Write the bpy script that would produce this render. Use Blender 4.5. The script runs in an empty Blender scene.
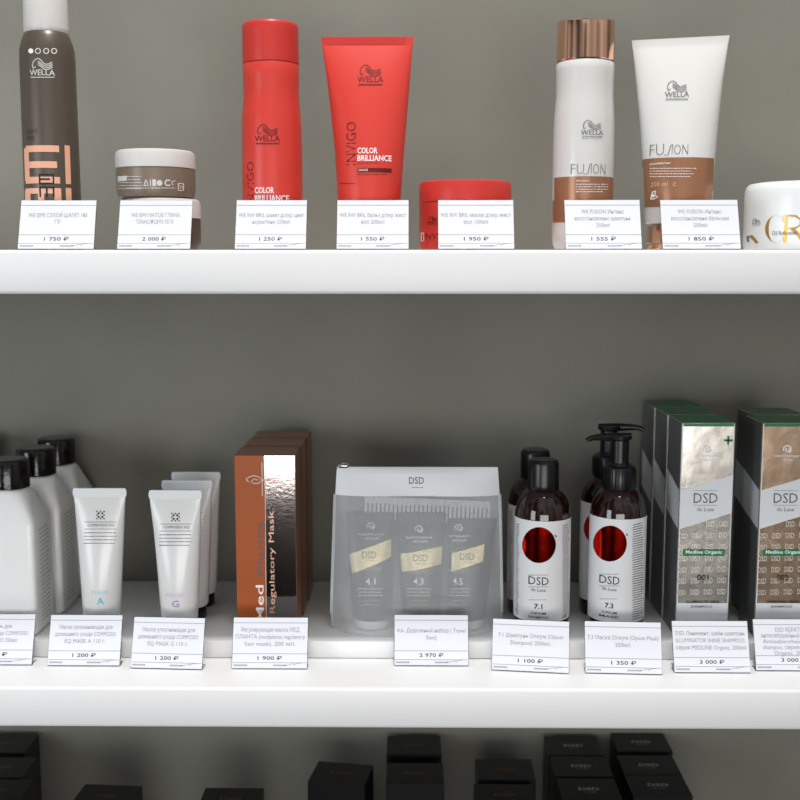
import bpy, bmesh, math, random
from mathutils import Vector, Matrix
from mathutils.bvhtree import BVHTree
random.seed(4)
sc = bpy.context.scene
COL = sc.collection
PI = math.pi
SQ = Vector

# ------------------------------------------------------------------ camera
# metres. Shelf fronts at y=0, top of the middle shelf at z=0, camera 0.92 m in front of it.
CAM = Vector((0, -0.92, 0.369))
FPX = 1100.0
PITCH = math.atan(138 / FPX)
YAW = math.radians(0.6)
cd = bpy.data.cameras.new('camera')
cd.sensor_width = 36; cd.lens = FPX / 800 * 36
cd.dof.use_dof = True; cd.dof.focus_distance = 0.99; cd.dof.aperture_fstop = 5.0
cd.clip_start = 0.02
cam = bpy.data.objects.new('camera', cd); COL.objects.link(cam)
cam.location = CAM
cam.rotation_euler = (PI / 2 - PITCH, 0, YAW)
sc.camera = cam
sc.view_settings.view_transform = 'Standard'; sc.view_settings.look = 'None'
sc.view_settings.gamma = 1; sc.view_settings.use_curve_mapping = False
sc.view_settings.exposure = 0.12
R3 = cam.rotation_euler.to_matrix()
RT, UP, FW = R3 @ Vector((1, 0, 0)), R3 @ Vector((0, 1, 0)), R3 @ Vector((0, 0, -1))

# ------------------------------------------------------------------ light
w = bpy.data.worlds.new('room_surroundings'); sc.world = w; w.use_nodes = True
nt = w.node_tree; nt.nodes.clear()
wo = nt.nodes.new('ShaderNodeOutputWorld'); bg = nt.nodes.new('ShaderNodeBackground')
tc = nt.nodes.new('ShaderNodeTexCoord'); sx = nt.nodes.new('ShaderNodeSeparateXYZ')
cr = nt.nodes.new('ShaderNodeValToRGB'); mr = nt.nodes.new('ShaderNodeMapRange')
nt.links.new(tc.outputs['Generated'], sx.inputs[0]); nt.links.new(sx.outputs['Z'], mr.inputs['Value'])
mr.inputs['From Min'].default_value = -1; mr.inputs['From Max'].default_value = 1
nt.links.new(mr.outputs[0], cr.inputs[0])
e = cr.color_ramp.elements
e[0].position = 0.0; e[0].color = (.04, .036, .032, 1)
e[1].position = 1.0; e[1].color = (.75, .76, .78, 1)
for p, c in ((.35, (.03, .03, .03, 1)), (.40, (.05, .045, .045, 1)), (.425, (.42, .34, .31, 1)), (.50, (.58, .52, .49, 1)), (.62, (.70, .69, .68, 1))):
    q = e.new(p); q.color = c
# lighter and darker noise patches added to the surroundings to vary the reflections
mp = nt.nodes.new('ShaderNodeMapping'); mp.inputs['Scale'].default_value = (1, 1, .25); mp.inputs['Location'].default_value = (.4, .0, 0)
nz = nt.nodes.new('ShaderNodeTexNoise'); nz.inputs['Scale'].default_value = 3.2; nz.inputs['Detail'].default_value = 1
nr = nt.nodes.new('ShaderNodeMapRange'); nr.inputs['From Min'].default_value = .40; nr.inputs['From Max'].default_value = .62
nr.inputs['To Min'].default_value = .15; nr.inputs['To Max'].default_value = 2.3
mx = nt.nodes.new('ShaderNodeVectorMath'); mx.operation = 'SCALE'
nt.links.new(tc.outputs['Generated'], mp.inputs[0]); nt.links.new(mp.outputs[0], nz.inputs['Vector'])
nt.links.new(nz.outputs['Fac'], nr.inputs['Value']); nt.links.new(cr.outputs[0], mx.inputs[0]); nt.links.new(nr.outputs[0], mx.inputs['Scale'])
nt.links.new(mx.outputs[0], bg.inputs['Color']); bg.inputs['Strength'].default_value = 0.34
nt.links.new(bg.outputs[0], wo.inputs['Surface'])

def area(name, loc, target, sx_, sy_, power, color):
    l = bpy.data.lights.new(name, 'AREA'); l.shape = 'RECTANGLE'; l.size = sx_; l.size_y = sy_
    l.energy = power; l.color = color
    o = bpy.data.objects.new(name, l); COL.objects.link(o); o.location = loc
    o.rotation_euler = (Vector(target) - Vector(loc)).to_track_quat('-Z', 'Y').to_euler()
    return o
area('ceiling_lamp_light', (.16, -.87, 2.35), (0, .1, .0), .16, .16, 5, (1, .965, .92))
area('ceiling_downlight', (.05, -.46, 2.35), (0, -.02, 0), .14, .14, 33, (1, .965, .93))
area('window_light', (-1.7, -1.6, .25), (0, .2, .2), .8, .9, 14, (.82, .92, 1))
area('front_fill_light', (.1, -2.4, .02), (.1, .2, .15), 1.5, .66, 20, (1, .965, .94))  # added low frontal fill, lifts the wall under the upper shelf

# ------------------------------------------------------------------ measuring: picture ray onto a real plane of the room
def ray(px, py): return FW + RT * ((px - 400) / FPX) + UP * ((400 - py) / FPX)
def onY(px, py, Y):
    d = ray(px, py); return CAM + d * ((Y - CAM.y) / d.y)
def onZ(px, py, z):
    d = ray(px, py); return CAM + d * ((z - CAM.z) / d.z)
def scl(X, Y, z): return (Vector((X, Y, z)) - CAM).dot(FW) / FPX

# ------------------------------------------------------------------ materials
def lin(c):
    f = lambda v: (v / 255 / 12.92) if v / 255 <= .04045 else ((v / 255 + .055) / 1.055) ** 2.4
    return (f(c[0]), f(c[1]), f(c[2]), 1)
def mat(name, c, rough=.5, metal=0., coat=0., trans=0., alpha=1., noise=None, bump=None, spec=.5, ior=1.45, sss=0):
    m = bpy.data.materials.new(name); m.use_nodes = True
    t = m.node_tree; b = t.nodes['Principled BSDF']
    b.inputs['Base Color'].default_value = lin(c); b.inputs['Roughness'].default_value = rough
    b.inputs['Metallic'].default_value = metal; b.inputs['Coat Weight'].default_value = coat
    b.inputs['Coat Roughness'].default_value = .08
    b.inputs['Transmission Weight'].default_value = trans; b.inputs['Alpha'].default_value = alpha
    b.inputs['Specular IOR Level'].default_value = spec; b.inputs['IOR'].default_value = ior
    if sss:
        b.inputs['Subsurface Weight'].default_value = sss; b.inputs['Subsurface Radius'].default_value = (.01, .008, .006)
        b.inputs['Subsurface Scale'].default_value = .4
    tco = t.nodes.new('ShaderNodeTexCoord')
    if noise:
        c2, scale, detail = noise[:3]
        n = t.nodes.new('ShaderNodeTexNoise'); n.inputs['Scale'].default_value = scale; n.inputs['Detail'].default_value = detail
        t.links.new(tco.outputs['Object'], n.inputs['Vector'])
        r = t.nodes.new('ShaderNodeValToRGB'); r.color_ramp.elements[0].position = .35; r.color_ramp.elements[1].position = .68
        r.color_ramp.elements[0].color = lin(c); r.color_ramp.elements[1].color = lin(c2)
        t.links.new(n.outputs['Fac'], r.inputs[0]); t.links.new(r.outputs[0], b.inputs['Base Color'])
    if bump:
        scale, strength, dist = bump
        n = t.nodes.new('ShaderNodeTexNoise'); n.inputs['Scale'].default_value = scale; n.inputs['Detail'].default_value = 4
        t.links.new(tco.outputs['Object'], n.inputs['Vector'])
        bp = t.nodes.new('ShaderNodeBump'); bp.inputs['Strength'].default_value = strength; bp.inputs['Distance'].default_value = dist
        t.links.new(n.outputs['Fac'], bp.inputs['Height']); t.links.new(bp.outputs[0], b.inputs['Normal'])
    return m
M = {}
M['wall'] = mat('grey_plaster', (118, 117, 108), .75, noise=((128, 127, 118), 5, 6), bump=(60, .12, .002))
M['shelf'] = mat('white_lacquer', (236, 237, 238), .38)
M['paper'] = mat('white_paper', (222, 225, 233), .6)
M['print'] = mat('grey_print', (138, 140, 148), .7)
M['price'] = mat('dark_print', (58, 60, 66), .7)
M['rule'] = mat('rule_print', (158, 162, 172), .7)
M['acrylic'] = mat('clear_acrylic', (245, 250, 250), .05, trans=1., ior=1.3)
M['black'] = mat('black_print', (25, 25, 28), .6)
M['white'] = mat('white_print', (245, 245, 245), .5)
M['can'] = mat('taupe_satin_metal', (94, 86, 76), .33, .25, .0)
M['can_d'] = mat('dark_print_taupe', (48, 43, 40), .5)
M['peach'] = mat('peach_print', (240, 178, 150), .45)
M['cap_frost'] = mat('frosted_white_plastic', (214, 213, 210), .3, sss=.1)
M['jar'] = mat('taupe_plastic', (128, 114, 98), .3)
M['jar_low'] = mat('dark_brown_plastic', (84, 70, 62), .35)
M['greyp'] = mat('pale_grey_print', (215, 215, 210), .5)
M['red'] = mat('coral_red_plastic', (216, 66, 56), .33, sss=.05)
M['redcap'] = mat('coral_red_cap_plastic', (206, 56, 50), .36)
M['dkred'] = mat('dark_red_print', (96, 14, 18), .5)
M['pearl'] = mat('pearl_white_plastic', (219, 219, 216), .25, .0, .3)
M['copper'] = mat('rose_copper_metal', (246, 196, 168), .14, 1.)
M['bronze'] = mat('bronze_band_print', (164, 118, 88), .28, .3)
M['slate'] = mat('slate_print', (112, 114, 118), .45)
M['gold'] = mat('gold_foil_print', (198, 156, 82), .3, .6)
M['wht'] = mat('gloss_white_plastic', (232, 236, 237), .25)
M['milk'] = mat('translucent_white_bottle', (238, 240, 239), .3, sss=.1)
M['emboss'] = mat('silver_grey_label', (188, 188, 184), .4)
M['blackcap'] = mat('glossy_black_plastic', (14, 14, 15), .12, bump=(240, .25, .001))
M['tube'] = mat('satin_white_tube', (230, 231, 230), .24, coat=.2)
M['crimp'] = mat('matte_white_seal', (232, 236, 238), .45)
M['cyan'] = mat('cyan_print', (96, 196, 222), .5)
M['cyan2'] = mat('light_cyan_print', (160, 214, 226), .5)
M['violet'] = mat('violet_print', (176, 150, 206), .5)
M['violet2'] = mat('light_violet_print', (210, 196, 220), .5)
M['bcap'] = mat('black_plastic', (18, 18, 20), .25)
M['orange'] = mat('orange_card', (168, 78, 16), .42, .0)
M['foil'] = mat('mirror_foil', (196, 186, 182), .09, 1., bump=(300, .05, .001))
M['foil_s'] = mat('brown_foil_side', (156, 104, 76), .3, .45)
M['edge'] = mat('pale_board_edge', (214, 196, 180), .5)
M['pinkp'] = mat('pale_copper_print', (232, 186, 160), .35, .3)
M['foil_g'] = mat('brushed_silver_foil', (206, 203, 196), .24, .9, noise=((170, 167, 160), 22, 3), bump=(15, .30, .003))
M['foil_w'] = mat('silver_foil_warm_reflections', (216, 192, 164), .24, .9, noise=((176, 150, 126), 30, 3), bump=(15, .34, .003))  # warm room reflections put into the silver colour as beige blotches
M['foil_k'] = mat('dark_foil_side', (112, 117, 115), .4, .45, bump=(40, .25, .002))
M['green'] = mat('dark_green_card', (14, 118, 74), .35)
M['ghost'] = mat('pale_foil_print', (214, 210, 202), .35, .6)
M['band'] = mat('matte_white_card', (222, 226, 230), .4)
M['amber'] = mat('dark_amber_glass', (34, 12, 9), .06, coat=.5)
M['label'] = mat('white_paper_label', (228, 230, 232), .45)
M['redfoil'] = mat('red_foil', (214, 30, 16), .12, 1.)
M['ink'] = mat('fine_ink', (96, 98, 102), .6)
M['pump'] = mat('satin_black_plastic', (16, 17, 18), .3)
M['dktube'] = mat('black_satin_tube', (26, 29, 32), .35)
M['cream'] = mat('cream_gold_label', (232, 216, 164), .35, .2)
M['greycap'] = mat('pale_grey_cap', (196, 200, 200), .35)
M['comb'] = mat('grey_comb_plastic', (92, 102, 110), .35)
M['zipband'] = mat('white_vinyl_band', (226, 230, 234), .4)
M['bag'] = mat('frosted_vinyl', (220, 225, 227), .35, alpha=.36, bump=(26, .35, .006))
M['bagseam'] = mat('frosted_vinyl_seam', (214, 219, 221), .3, alpha=.6, bump=(40, .3, .004))
M['chrome'] = mat('zip_metal', (150, 148, 142), .25, 1.)
M['kbox'] = mat('matte_black_card', (17, 18, 20), .34, bump=(200, .08, .0005))
M['kprint'] = mat('silver_print', (190, 190, 190), .35, .5)
M['bprint'] = mat('brown_foil_print', (120, 88, 70), .35, .5)

# ------------------------------------------------------------------ mesh building
class Mesh:
    def __init__(s): s.v = []; s.f = []; s.mi = []; s.mats = []; s.tree = None
    def idx(s, m):
        m = M[m]
        if m not in s.mats: s.mats.append(m)
        return s.mats.index(m)
    def add(s, vs, fs, m):
        o = len(s.v); k = s.idx(m)
        s.v += [Vector(p) for p in vs]
        for f in fs: s.f.append(tuple(i + o for i in f)); s.mi.append(k)
        return s
    def xf(s, mt): s.v = [mt @ p for p in s.v]; s.tree = None; return s
    def box(s, a, b, m, bev=0., seg=2):
        bm = bmesh.new(); bmesh.ops.create_cube(bm, size=1)
        for v in bm.verts:
            v.co = Vector([a[i] + (v.co[i] + .5) * (b[i] - a[i]) for i in range(3)])
        if bev: bmesh.ops.bevel(bm, geom=list(bm.edges), offset=bev, segments=seg, affect='EDGES', profile=.5)
        bm.verts.index_update()
        s.add([v.co.copy() for v in bm.verts], [[v.index for v in f.verts] for f in bm.faces], m); bm.free(); return s
    def loft(s, secs, m, n=56, capb=True, capt=True, fn=None):
        """secs: (z, rx, ry, exponent, cx, cy)"""
        vs = []; fs = []
        for q in secs:
            z, rx, ry = q[:3]; ex = q[3] if len(q) > 3 else 2; cx = q[4] if len(q) > 4 else 0; cy = q[5] if len(q) > 5 else 0
            for i in range(n):
                a = 2 * PI * (i + .5) / n; c, d = math.cos(a), math.sin(a)
                x = rx * math.copysign(abs(c) ** (2 / ex), c); y = ry * math.copysign(abs(d) ** (2 / ex), d)
                p = Vector((cx + x, cy + y, z))
                vs.append(fn(p) if fn else p)
        for k in range(len(secs) - 1):
            for i in range(n):
                j = (i + 1) % n; fs.append((k * n + i, k * n + j, (k + 1) * n + j, (k + 1) * n + i))
        def cap(base, flip):
            c = sum((vs[base + i] for i in range(n)), Vector()) / n; vs.append(c); ci = len(vs) - 1
            for i in range(n):
                j = (i + 1) % n; fs.append((base + j, base + i, ci) if flip else (base + i, base + j, ci))
        if capb: cap(0, True)
        if capt: cap((len(secs) - 1) * n, False)
        return s.add(vs, fs, m)
    def lathe(s, prof, m, n=56, **k): return s.loft([(z, r, r) for r, z in prof], m, n, **k)
    def tube(s, pts, r, m, n=10):
        pts = [Vector(p) for p in pts]; vs = []; fs = []
        for k, p in enumerate(pts):
            t = (pts[min(k + 1, len(pts) - 1)] - pts[max(k - 1, 0)]).normalized()
            a = t.cross(Vector((0, 0, 1)));
            if a.length < .1: a = t.cross(Vector((0, 1, 0)))
            a.normalize(); b = t.cross(a).normalized(); rr = r[k] if isinstance(r, (list, tuple)) else r
            vs += [p + (a * math.cos(2 * PI * i / n) + b * math.sin(2 * PI * i / n)) * rr for i in range(n)]
        for k in range(len(pts) - 1):
            for i in range(n):
                j = (i + 1) % n; fs.append((k * n + i, k * n + j, (k + 1) * n + j, (k + 1) * n + i))
        fs.append(tuple(range(n))[::-1]); fs.append(tuple((len(pts) - 1) * n + i for i in range(n)))
        return s.add(vs, fs, m)
    def decal(s, pts, fs, m, lift=.00025, side=False):
        """print flat artwork onto the front (or the left side) of the shape"""
        if s.tree is None: s.tree = BVHTree.FromPolygons([tuple(p) for p in s.v], s.f)
        out = []; ok = []
        for (x, z) in pts:
            if side: h = s.tree.ray_cast(Vector((-1, x, z)), Vector((1, 0, 0)))
            else: h = s.tree.ray_cast(Vector((x, -1, z)), Vector((0, 1, 0)))
            if h[0] is None: out.append(Vector()); ok.append(False)
            else:
                nn = h[1] if (h[1].x < 0 if side else h[1].y < 0) else -h[1]
                out.append(h[0] + nn * lift); ok.append(True)
        return s.add(out, [f for f in fs if all(ok[i] for i in f)], m)
    def build(s, name, parent=None, loc=None, smooth=True, ang=35):
        me = bpy.data.meshes.new(name)
        me.from_pydata([tuple(p) for p in s.v], [], s.f)
        for m in s.mats: me.materials.append(m)
        me.polygons.foreach_set('material_index', s.mi)
        me.polygons.foreach_set('use_smooth', [smooth] * len(s.f))
        me.update()
        if smooth: me.set_sharp_from_angle(angle=math.radians(ang))
        o = bpy.data.objects.new(name, me); COL.objects.link(o)
        if parent: o.parent = parent
        if loc: o.location = loc
        return o
def tag(o, label, cat=None, group=None, kind=None):
    if label: o['label'] = label
    if cat: o['category'] = cat
    if group: o['group'] = group
    if kind: o['kind'] = kind
    return o
def thing(name, label, cat, loc=(0, 0, 0), rz=0, group=None):
    o = bpy.data.objects.new(name, None); COL.objects.link(o); o.location = loc; o.rotation_euler = (0, 0, rz)
    o.empty_display_size = .02
    return tag(o, label, cat, group)
def dup(root, loc, label, rz=None, scale=None):
    r = root.copy(); COL.objects.link(r); r.location = loc; r['label'] = label
    if rz is not None: r.rotation_euler = (0, 0, rz)
    for ch in list(root.children):
        c = ch.copy(); COL.objects.link(c); c.parent = r
        for g in list(ch.children):
            d = g.copy(); COL.objects.link(d); d.parent = c
    return r

# ------------------------------------------------------------------ flat artwork
_tc = {}
def text2d(body, bold=0.):
    k = (body, bold)
    if k not in _tc:
        c = bpy.data.curves.new('t', 'FONT'); c.body = body; c.size = 1; c.resolution_u = 2; c.offset = bold
        o = bpy.data.objects.new('t', c); COL.objects.link(o)
        dg = bpy.context.evaluated_depsgraph_get(); me = bpy.data.meshes.new_from_object(o.evaluated_get(dg))
        P = [(v.co.x, v.co.y) for v in me.vertices]; F = [tuple(p.vertices) for p in me.polygons]
        bpy.data.objects.remove(o); bpy.data.curves.remove(c); bpy.data.meshes.remove(me)
        _tc[k] = (P, F)
    return _tc[k]
def fit(body, x0, z0, x1, z1, rot=False, bold=0.):
    """text filling the box x0..x1, z0 (bottom)..z1 (top)"""
    P, F = text2d(body, bold)
    if rot: P = [(-y, x) for x, y in P]
    a = min(p[0] for p in P); b = max(p[0] for p in P); c = min(p[1] for p in P); d = max(p[1] for p in P)
    return [(x0 + (x - a) / (b - a) * (x1 - x0), z0 + (y - c) / (d - c) * (z1 - z0)) for x, y in P], F
def grid(x0, z0, x1, z1, nx=1, nz=1):
    P = [(x0 + (x1 - x0) * i / nx, z0 + (z1 - z0) * j / nz) for j in range(nz + 1) for i in range(nx + 1)]
    F = [(j * (nx + 1) + i, j * (nx + 1) + i + 1, (j + 1) * (nx + 1) + i + 1, (j + 1) * (nx + 1) + i) for j in range(nz) for i in range(nx)]
    return P, F
def quad2(a, b, c, d, nx=10, nz=4):
    """a bottom-left, b bottom-right, c top-right, d top-left"""
    P = []; 
    for j in range(nz + 1):
        for i in range(nx + 1):
            u, v = i / nx, j / nz
            P.append(tuple((1 - v) * ((1 - u) * a[k] + u * b[k]) + v * ((1 - u) * d[k] + u * c[k]) for k in (0, 1)))
    return P, grid(0, 0, 1, 1, nx, nz)[1]
def stroke2(pts, wd):
    P = []; F = []
    for i, p in enumerate(pts):
        a = pts[max(i - 1, 0)]; b = pts[min(i + 1, len(pts) - 1)]
        dx, dy = b[0] - a[0], b[1] - a[1]; l = math.hypot(dx, dy) or 1
        nx, ny = -dy / l * wd / 2, dx / l * wd / 2
        P += [(p[0] + nx, p[1] + ny), (p[0] - nx, p[1] - ny)]
        if i: F.append((2 * i - 2, 2 * i - 1, 2 * i + 1, 2 * i))
    return P, F

class Art:
    """measures artwork seen in the picture on an object's front plane and prints it there"""
    def __init__(s, mesh, loc, yf, rz=0):
        s.m = mesh; s.loc = Vector(loc); s.yf = yf; s.rz = rz; s.lift = .00025
    def p(s, px, py):
        d = ray(px, py)
        if s.m.tree is None: s.m.tree = BVHTree.FromPolygons([tuple(p) for p in s.m.v], s.m.f)
        rot = Matrix.Rotation(-s.rz, 3, 'Z'); h = s.m.tree.ray_cast(rot @ (CAM - s.loc), (rot @ d).normalized())
        if h[0] is not None: return (h[0].x, h[0].z)
        n = Vector((math.sin(s.rz), -math.cos(s.rz), 0))   # front plane normal
        q = s.loc + n * s.yf
        P = CAM + d * ((q - CAM).dot(n) / d.dot(n)) - s.loc
        return (P.x * math.cos(s.rz) + P.y * math.sin(s.rz), P.z)
    def box(s, b):
        x0, y0, x1, y1 = b; cx, cy = (x0 + x1) / 2, (y0 + y1) / 2
        return s.p(x0, cy)[0], s.p(cx, y1)[1], s.p(x1, cy)[0], s.p(cx, y0)[1]
    def text(s, body, b, m, rot=False, bold=0., lift=None):
        s.m.decal(*fit(body, *s.box(b), rot=rot, bold=bold), m, lift or s.lift)
    def rect(s, b, m, n=8, nz=1, lift=None): s.m.decal(*grid(*s.box(b), n, nz), m, lift or s.lift)
    def quad(s, pts, m, nx=26, nz=5, lift=None): s.m.decal(*quad2(*[s.p(*q) for q in pts], nx, nz), m, lift or s.lift)
    def line(s, pts, wpx, m, lift=None):
        fine = [pts[0]]
        for a, b in zip(pts, pts[1:]):
            n = max(1, int(math.hypot(b[0] - a[0], b[1] - a[1]) / 2.5))
            fine += [(a[0] + (b[0] - a[0]) * i / n, a[1] + (b[1] - a[1]) * i / n) for i in range(1, n + 1)]
        q = [s.p(*a) for a in fine]; k = scl(s.loc.x, s.loc.y, s.loc.z + .1); s.m.decal(*stroke2(q, wpx * k), m, lift or s.lift)
    def disc(s, cx, cy, r, m, ry=None, n=28, lift=None):
        ry = ry or r; P = []; F = []; R = 5
        P.append(s.p(cx, cy))
        for k in range(1, R + 1):
            for i in range(n):
                P.append(s.p(cx + r * k / R * math.cos(2 * PI * i / n), cy - ry * k / R * math.sin(2 * PI * i / n)))
        for i in range(n): F.append((0, 1 + i, 1 + (i + 1) % n))
        for k in range(1, R):
            for i in range(n):
                j = (i + 1) % n; F.append((1 + (k - 1) * n + i, 1 + k * n + i, 1 + k * n + j, 1 + (k - 1) * n + j))
        s.m.decal(P, F, m, lift or s.lift)
    def ring(s, cx, cy, r, wpx, m, a0=0, a1=360, n=20, ry=None):
        ry = ry or r
        s.line([(cx + r * math.cos(math.radians(a0 + (a1 - a0) * i / n)), cy - ry * math.sin(math.radians(a0 + (a1 - a0) * i / n))) for i in range(n + 1)], wpx, m)
    def micro(s, b, rows, m, wpx=.55, ragged=.15, center=False, seed=1):
        """rows of print too fine to read: broken dashes"""
        rr = random.Random(seed); x0, y0, x1, y1 = b
        for k in range(rows):
            y = y0 + (y1 - y0) * (k + .5) / rows; w = (x1 - x0) * (1 - ragged * rr.random())
            a = x0 + ((x1 - x0) - w) / 2 * center; e = a + w; x = a
            while x < e - .6:
                l = min(rr.uniform(.9, 3.0), e - x); s.line([(x, y), (x + l, y)], wpx, m); x += l + .8
    def wella(s, cx, cy, wd, m):
        """wavy-hair head emblem with the word underneath; cx,cy = centre of the word"""
        k = wd / 24.
        T = lambda L: [(cx + x * k, cy + y * k) for x, y in L]
        s.text('WELLA', (cx - wd / 2, cy - 2.9 * k, cx + wd / 2, cy + 2.6 * k), m, bold=.008)
        s.line(T([(-11, 4.6), (11, 4.6)]), .7 * k, m)
        s.line(T([(-9, -4.2), (-9.6, -7), (-8.6, -10.5), (-6, -13), (-3.6, -13.4), (-1.5, -12), (.5, -9.4), (3, -7.8), (6, -8.2), (9, -10)]), .8 * k, m)
        for o in (0, 1.7, 3.4):
            s.line(T([(-4.5, -11 + o), (-2, -9.6 + o), (0, -7.6 + o), (3, -6 + o), (6.5, -6.6 + o), (9.5, -8.4 + o)]), .7 * k, m)
        s.line(T([(-9, -4.2), (-7.5, -4.6), (-6.6, -5.8)]), .8 * k, m)
    def swirl(s, cx, cy, r, m, wpx=1.1):
        s.ring(cx, cy, r, wpx, m, -60, 200); s.ring(cx + .1 * r, cy + .1 * r, r * .45, wpx, m, 100, 400)
    def script(s, x0, x1, cy, amp, m, wpx=.8, seed=0):
        rr = random.Random(seed); n = int((x1 - x0) / 1.3); pts = []
        for i in range(n + 1): pts.append((x0 + (x1 - x0) * i / n, cy + (amp if i % 2 else -amp) * rr.uniform(.4, 1)))
        s.line(pts, wpx, m)
    def dsd(s, b, m, bold=0.0, sub=True):
        s.text('DSD', b, m, bold=bold)
        x0, y0, x1, y1 = b; h = y1 - y0; w = x1 - x0; cx = (x0 + x1) / 2
        if sub:
            s.line([(x0, y0 - h * .25), (x1, y0 - h * .25)], .35, m)
            s.line([(x0, y1 + h * .22), (x1, y1 + h * .22)], .35, m)
            s.text('de Luxe', (cx - w * .36, y1 + h * .42, cx + w * .36, y1 + h * .82), m)

def silh(loc, rows, rel=None):
    """half-width picture rows (py, hw) -> lathe profile (r, z) about the axis through loc"""
    out = []
    # above the camera's height the near rim makes the outline, below it the axis is close enough
    near = max(hw for _, hw in rows) * .00062 if loc[2] > .3 else 0
    for py, hw in rows:
        z = onY(px_of(loc), py, loc[1] - near).z
        out.append((hw * scl(loc[0], loc[1], z), max(z - loc[2], 0)))
    return out
def px_of(p):
    d = Vector(p) - CAM; return 400 + FPX * d.dot(RT) / d.dot(FW)
def py_of(p):
    d = Vector(p) - CAM; return 400 - FPX * d.dot(UP) / d.dot(FW)
def base(px, py, Y, z): 
    """point at height z whose vertical passes picture point (px,py) at depth Y"""
    p = onY(px, py, Y); return Vector((p.x, Y, z))

# ------------------------------------------------------------------ structure
UZ, TH = .379, .0365           # upper shelf top, board thickness
WY = .268                      # wall
RZ = .017                      # riser height
BZ = -.379                     # lowest shelf top
m = Mesh().box((-1.2, WY, -.75), (1.2, WY + .08, 1.2), 'wall'); tag(m.build('wall_back'), None, kind='structure')
def board(z, label):
    o = Mesh().box((-.95, 0, z - TH), (.95, WY - .0005, z), 'shelf', .0028, 3).build('shelf_board'); return tag(o, label, 'shelf', 'white wall shelves')
board(UZ, 'white lacquered wall shelf carrying the red and pearl hair products')
board(0, 'white lacquered wall shelf with the raised strip and the clear pouch')
board(BZ, 'lowest white wall shelf carrying the black cartons')
o = Mesh().box((-.90, .0725, .0004), (.90, WY - .001, RZ), 'shelf', .0012, 2).build('riser_board')
tag(o, 'low white raised step board lying on the middle shelf behind the price tags', 'riser')

# ------------------------------------------------------------------ price tags
def price_tag(pl, pr, pt, lines, price, label, shelf, Y, rz=0, H=.0475, tilt=21, group=None, lift=0):
    z = UZ if shelf == 'u' else 0.
    xa = onY(pl, pt + 25, Y).x; xb = onY(pr, pt + 25, Y).x; cx = (xa + xb) / 2; W = (xb - xa) / math.cos(math.radians(rz))
    t = thing('price_tag', label, 'price tag', (cx, Y, z + .0004), math.radians(rz), group)
    TM = Matrix.Rotation(math.radians(-tilt), 4, 'X')
    h = Mesh(); h.box((-W / 2, 0, 0), (W / 2, .0008, H), 'acrylic', .0003, 1); h.xf(TM)
    h.build('front_plate', t)
    s_ = Mesh(); s_.box((-W / 2, .0012, 0), (W / 2, .0125, .0012), 'acrylic', .0003, 1); s_.build('foot', t)
    c = Mesh(); c.box((-W / 2 + .0004, -.0006, .0006), (W / 2 - .0004, -.0001, H - .0005), 'paper')
    X = lambda u: -W / 2 + W * u
    Zf = lambda v: H * (1 - v)
    D = lambda pf, mm: c.decal(pf[0], pf[1], mm, .00012)
    D(grid(X(.01), Zf(.118), X(.99), Zf(.106)), 'rule')
    D(grid(X(.01), Zf(.715), X(.99), Zf(.703)), 'rule')
    D(grid(X(.01), Zf(.885), X(.99), Zf(.873)), 'rule')
    n = len(lines); y0 = .39 - .068 * (n - 1) if n < 4 else .22
    pitch = .136 if n < 4 else .112
    for i, s in enumerate(lines):
        ww = min(.92, len(s) * .035); vc = y0 + i * pitch
        P, F = text2d(s); up = .0475 * .078 / .69
        hz = max(p[1] for p in P); lz = min(p[1] for p in P)
        D(fit(s, X(.5 - ww / 2), Zf(vc) + lz * up - .0014, X(.5 + ww / 2), Zf(vc) + hz * up - .0014), 'print')
    ww = len(price) * .046
    D(fit(price, X(.5 - ww / 2), Zf(.79) - .0018, X(.5 + ww / 2), Zf(.79) + .0018, bold=.012), 'price')
    for a, b in ((.03, .2), (.55, .72)):
        x = a
        while x < b: D(grid(X(x), Zf(.945), X(x + .018), Zf(.915)), 'print'); x += .026
    sg = [(.70, .93), (.76, .92), (.80, .90), (.84, .905), (.82, .925), (.86, .89), (.92, .885)]
    D(stroke2([(X(a), Zf(b)) for a, b in sg], .0004), 'print')
    c.xf(TM); c.build('paper_card', t)
    return t
UT = [(17, 93, 204, ['WE EIMI СУХОЙ ШАМП 180', 'ГР'], '1 750 ₽', 'price card 1 750 at the foot of the tall taupe spray can', 2),
      (116, 190, 202, ['WE EIMI МАТОВ ГЛИНА', 'ТРАНСФОРМ 75ГР.'], '2 000 ₽', 'price card 2 000 in front of the stacked taupe jars', 0),
      (234, 306, 203, ['WE INV BRIL шамп д/окр цвет', 'норм/тонк 250мл'], '1 250 ₽', 'price card 1 250 in front of the red shampoo bottle', 0),
      (336, 409, 203, ['WE INV BRIL бальз д/окр жест', 'вол 200мл'], '1 550 ₽', 'price card 1 550 under the red conditioner tube', 0),
      (438, 515, 202, ['WE INV BRIL маска д/окр жест', 'вол 150мл'], '1 950 ₽', 'price card 1 950 in front of the round red jar', 0),
      (566, 643, 200, ['WE FUSION Интенс', 'восстановлени шампунь', '250мл'], '1 555 ₽', 'price card 1 555 in front of the copper-capped pearl bottle', 0),
      (663, 742, 203, ['WE FUSION Интенс', 'восстановлени бальзам', '200мл'], '1 850 ₽', 'price card 1 850 in front of the white and bronze tube', 0)]
for a in UT: price_tag(a[0], a[1], a[2], a[3], a[4], a[5], 'u', .018, a[6], H=.0452)
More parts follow.
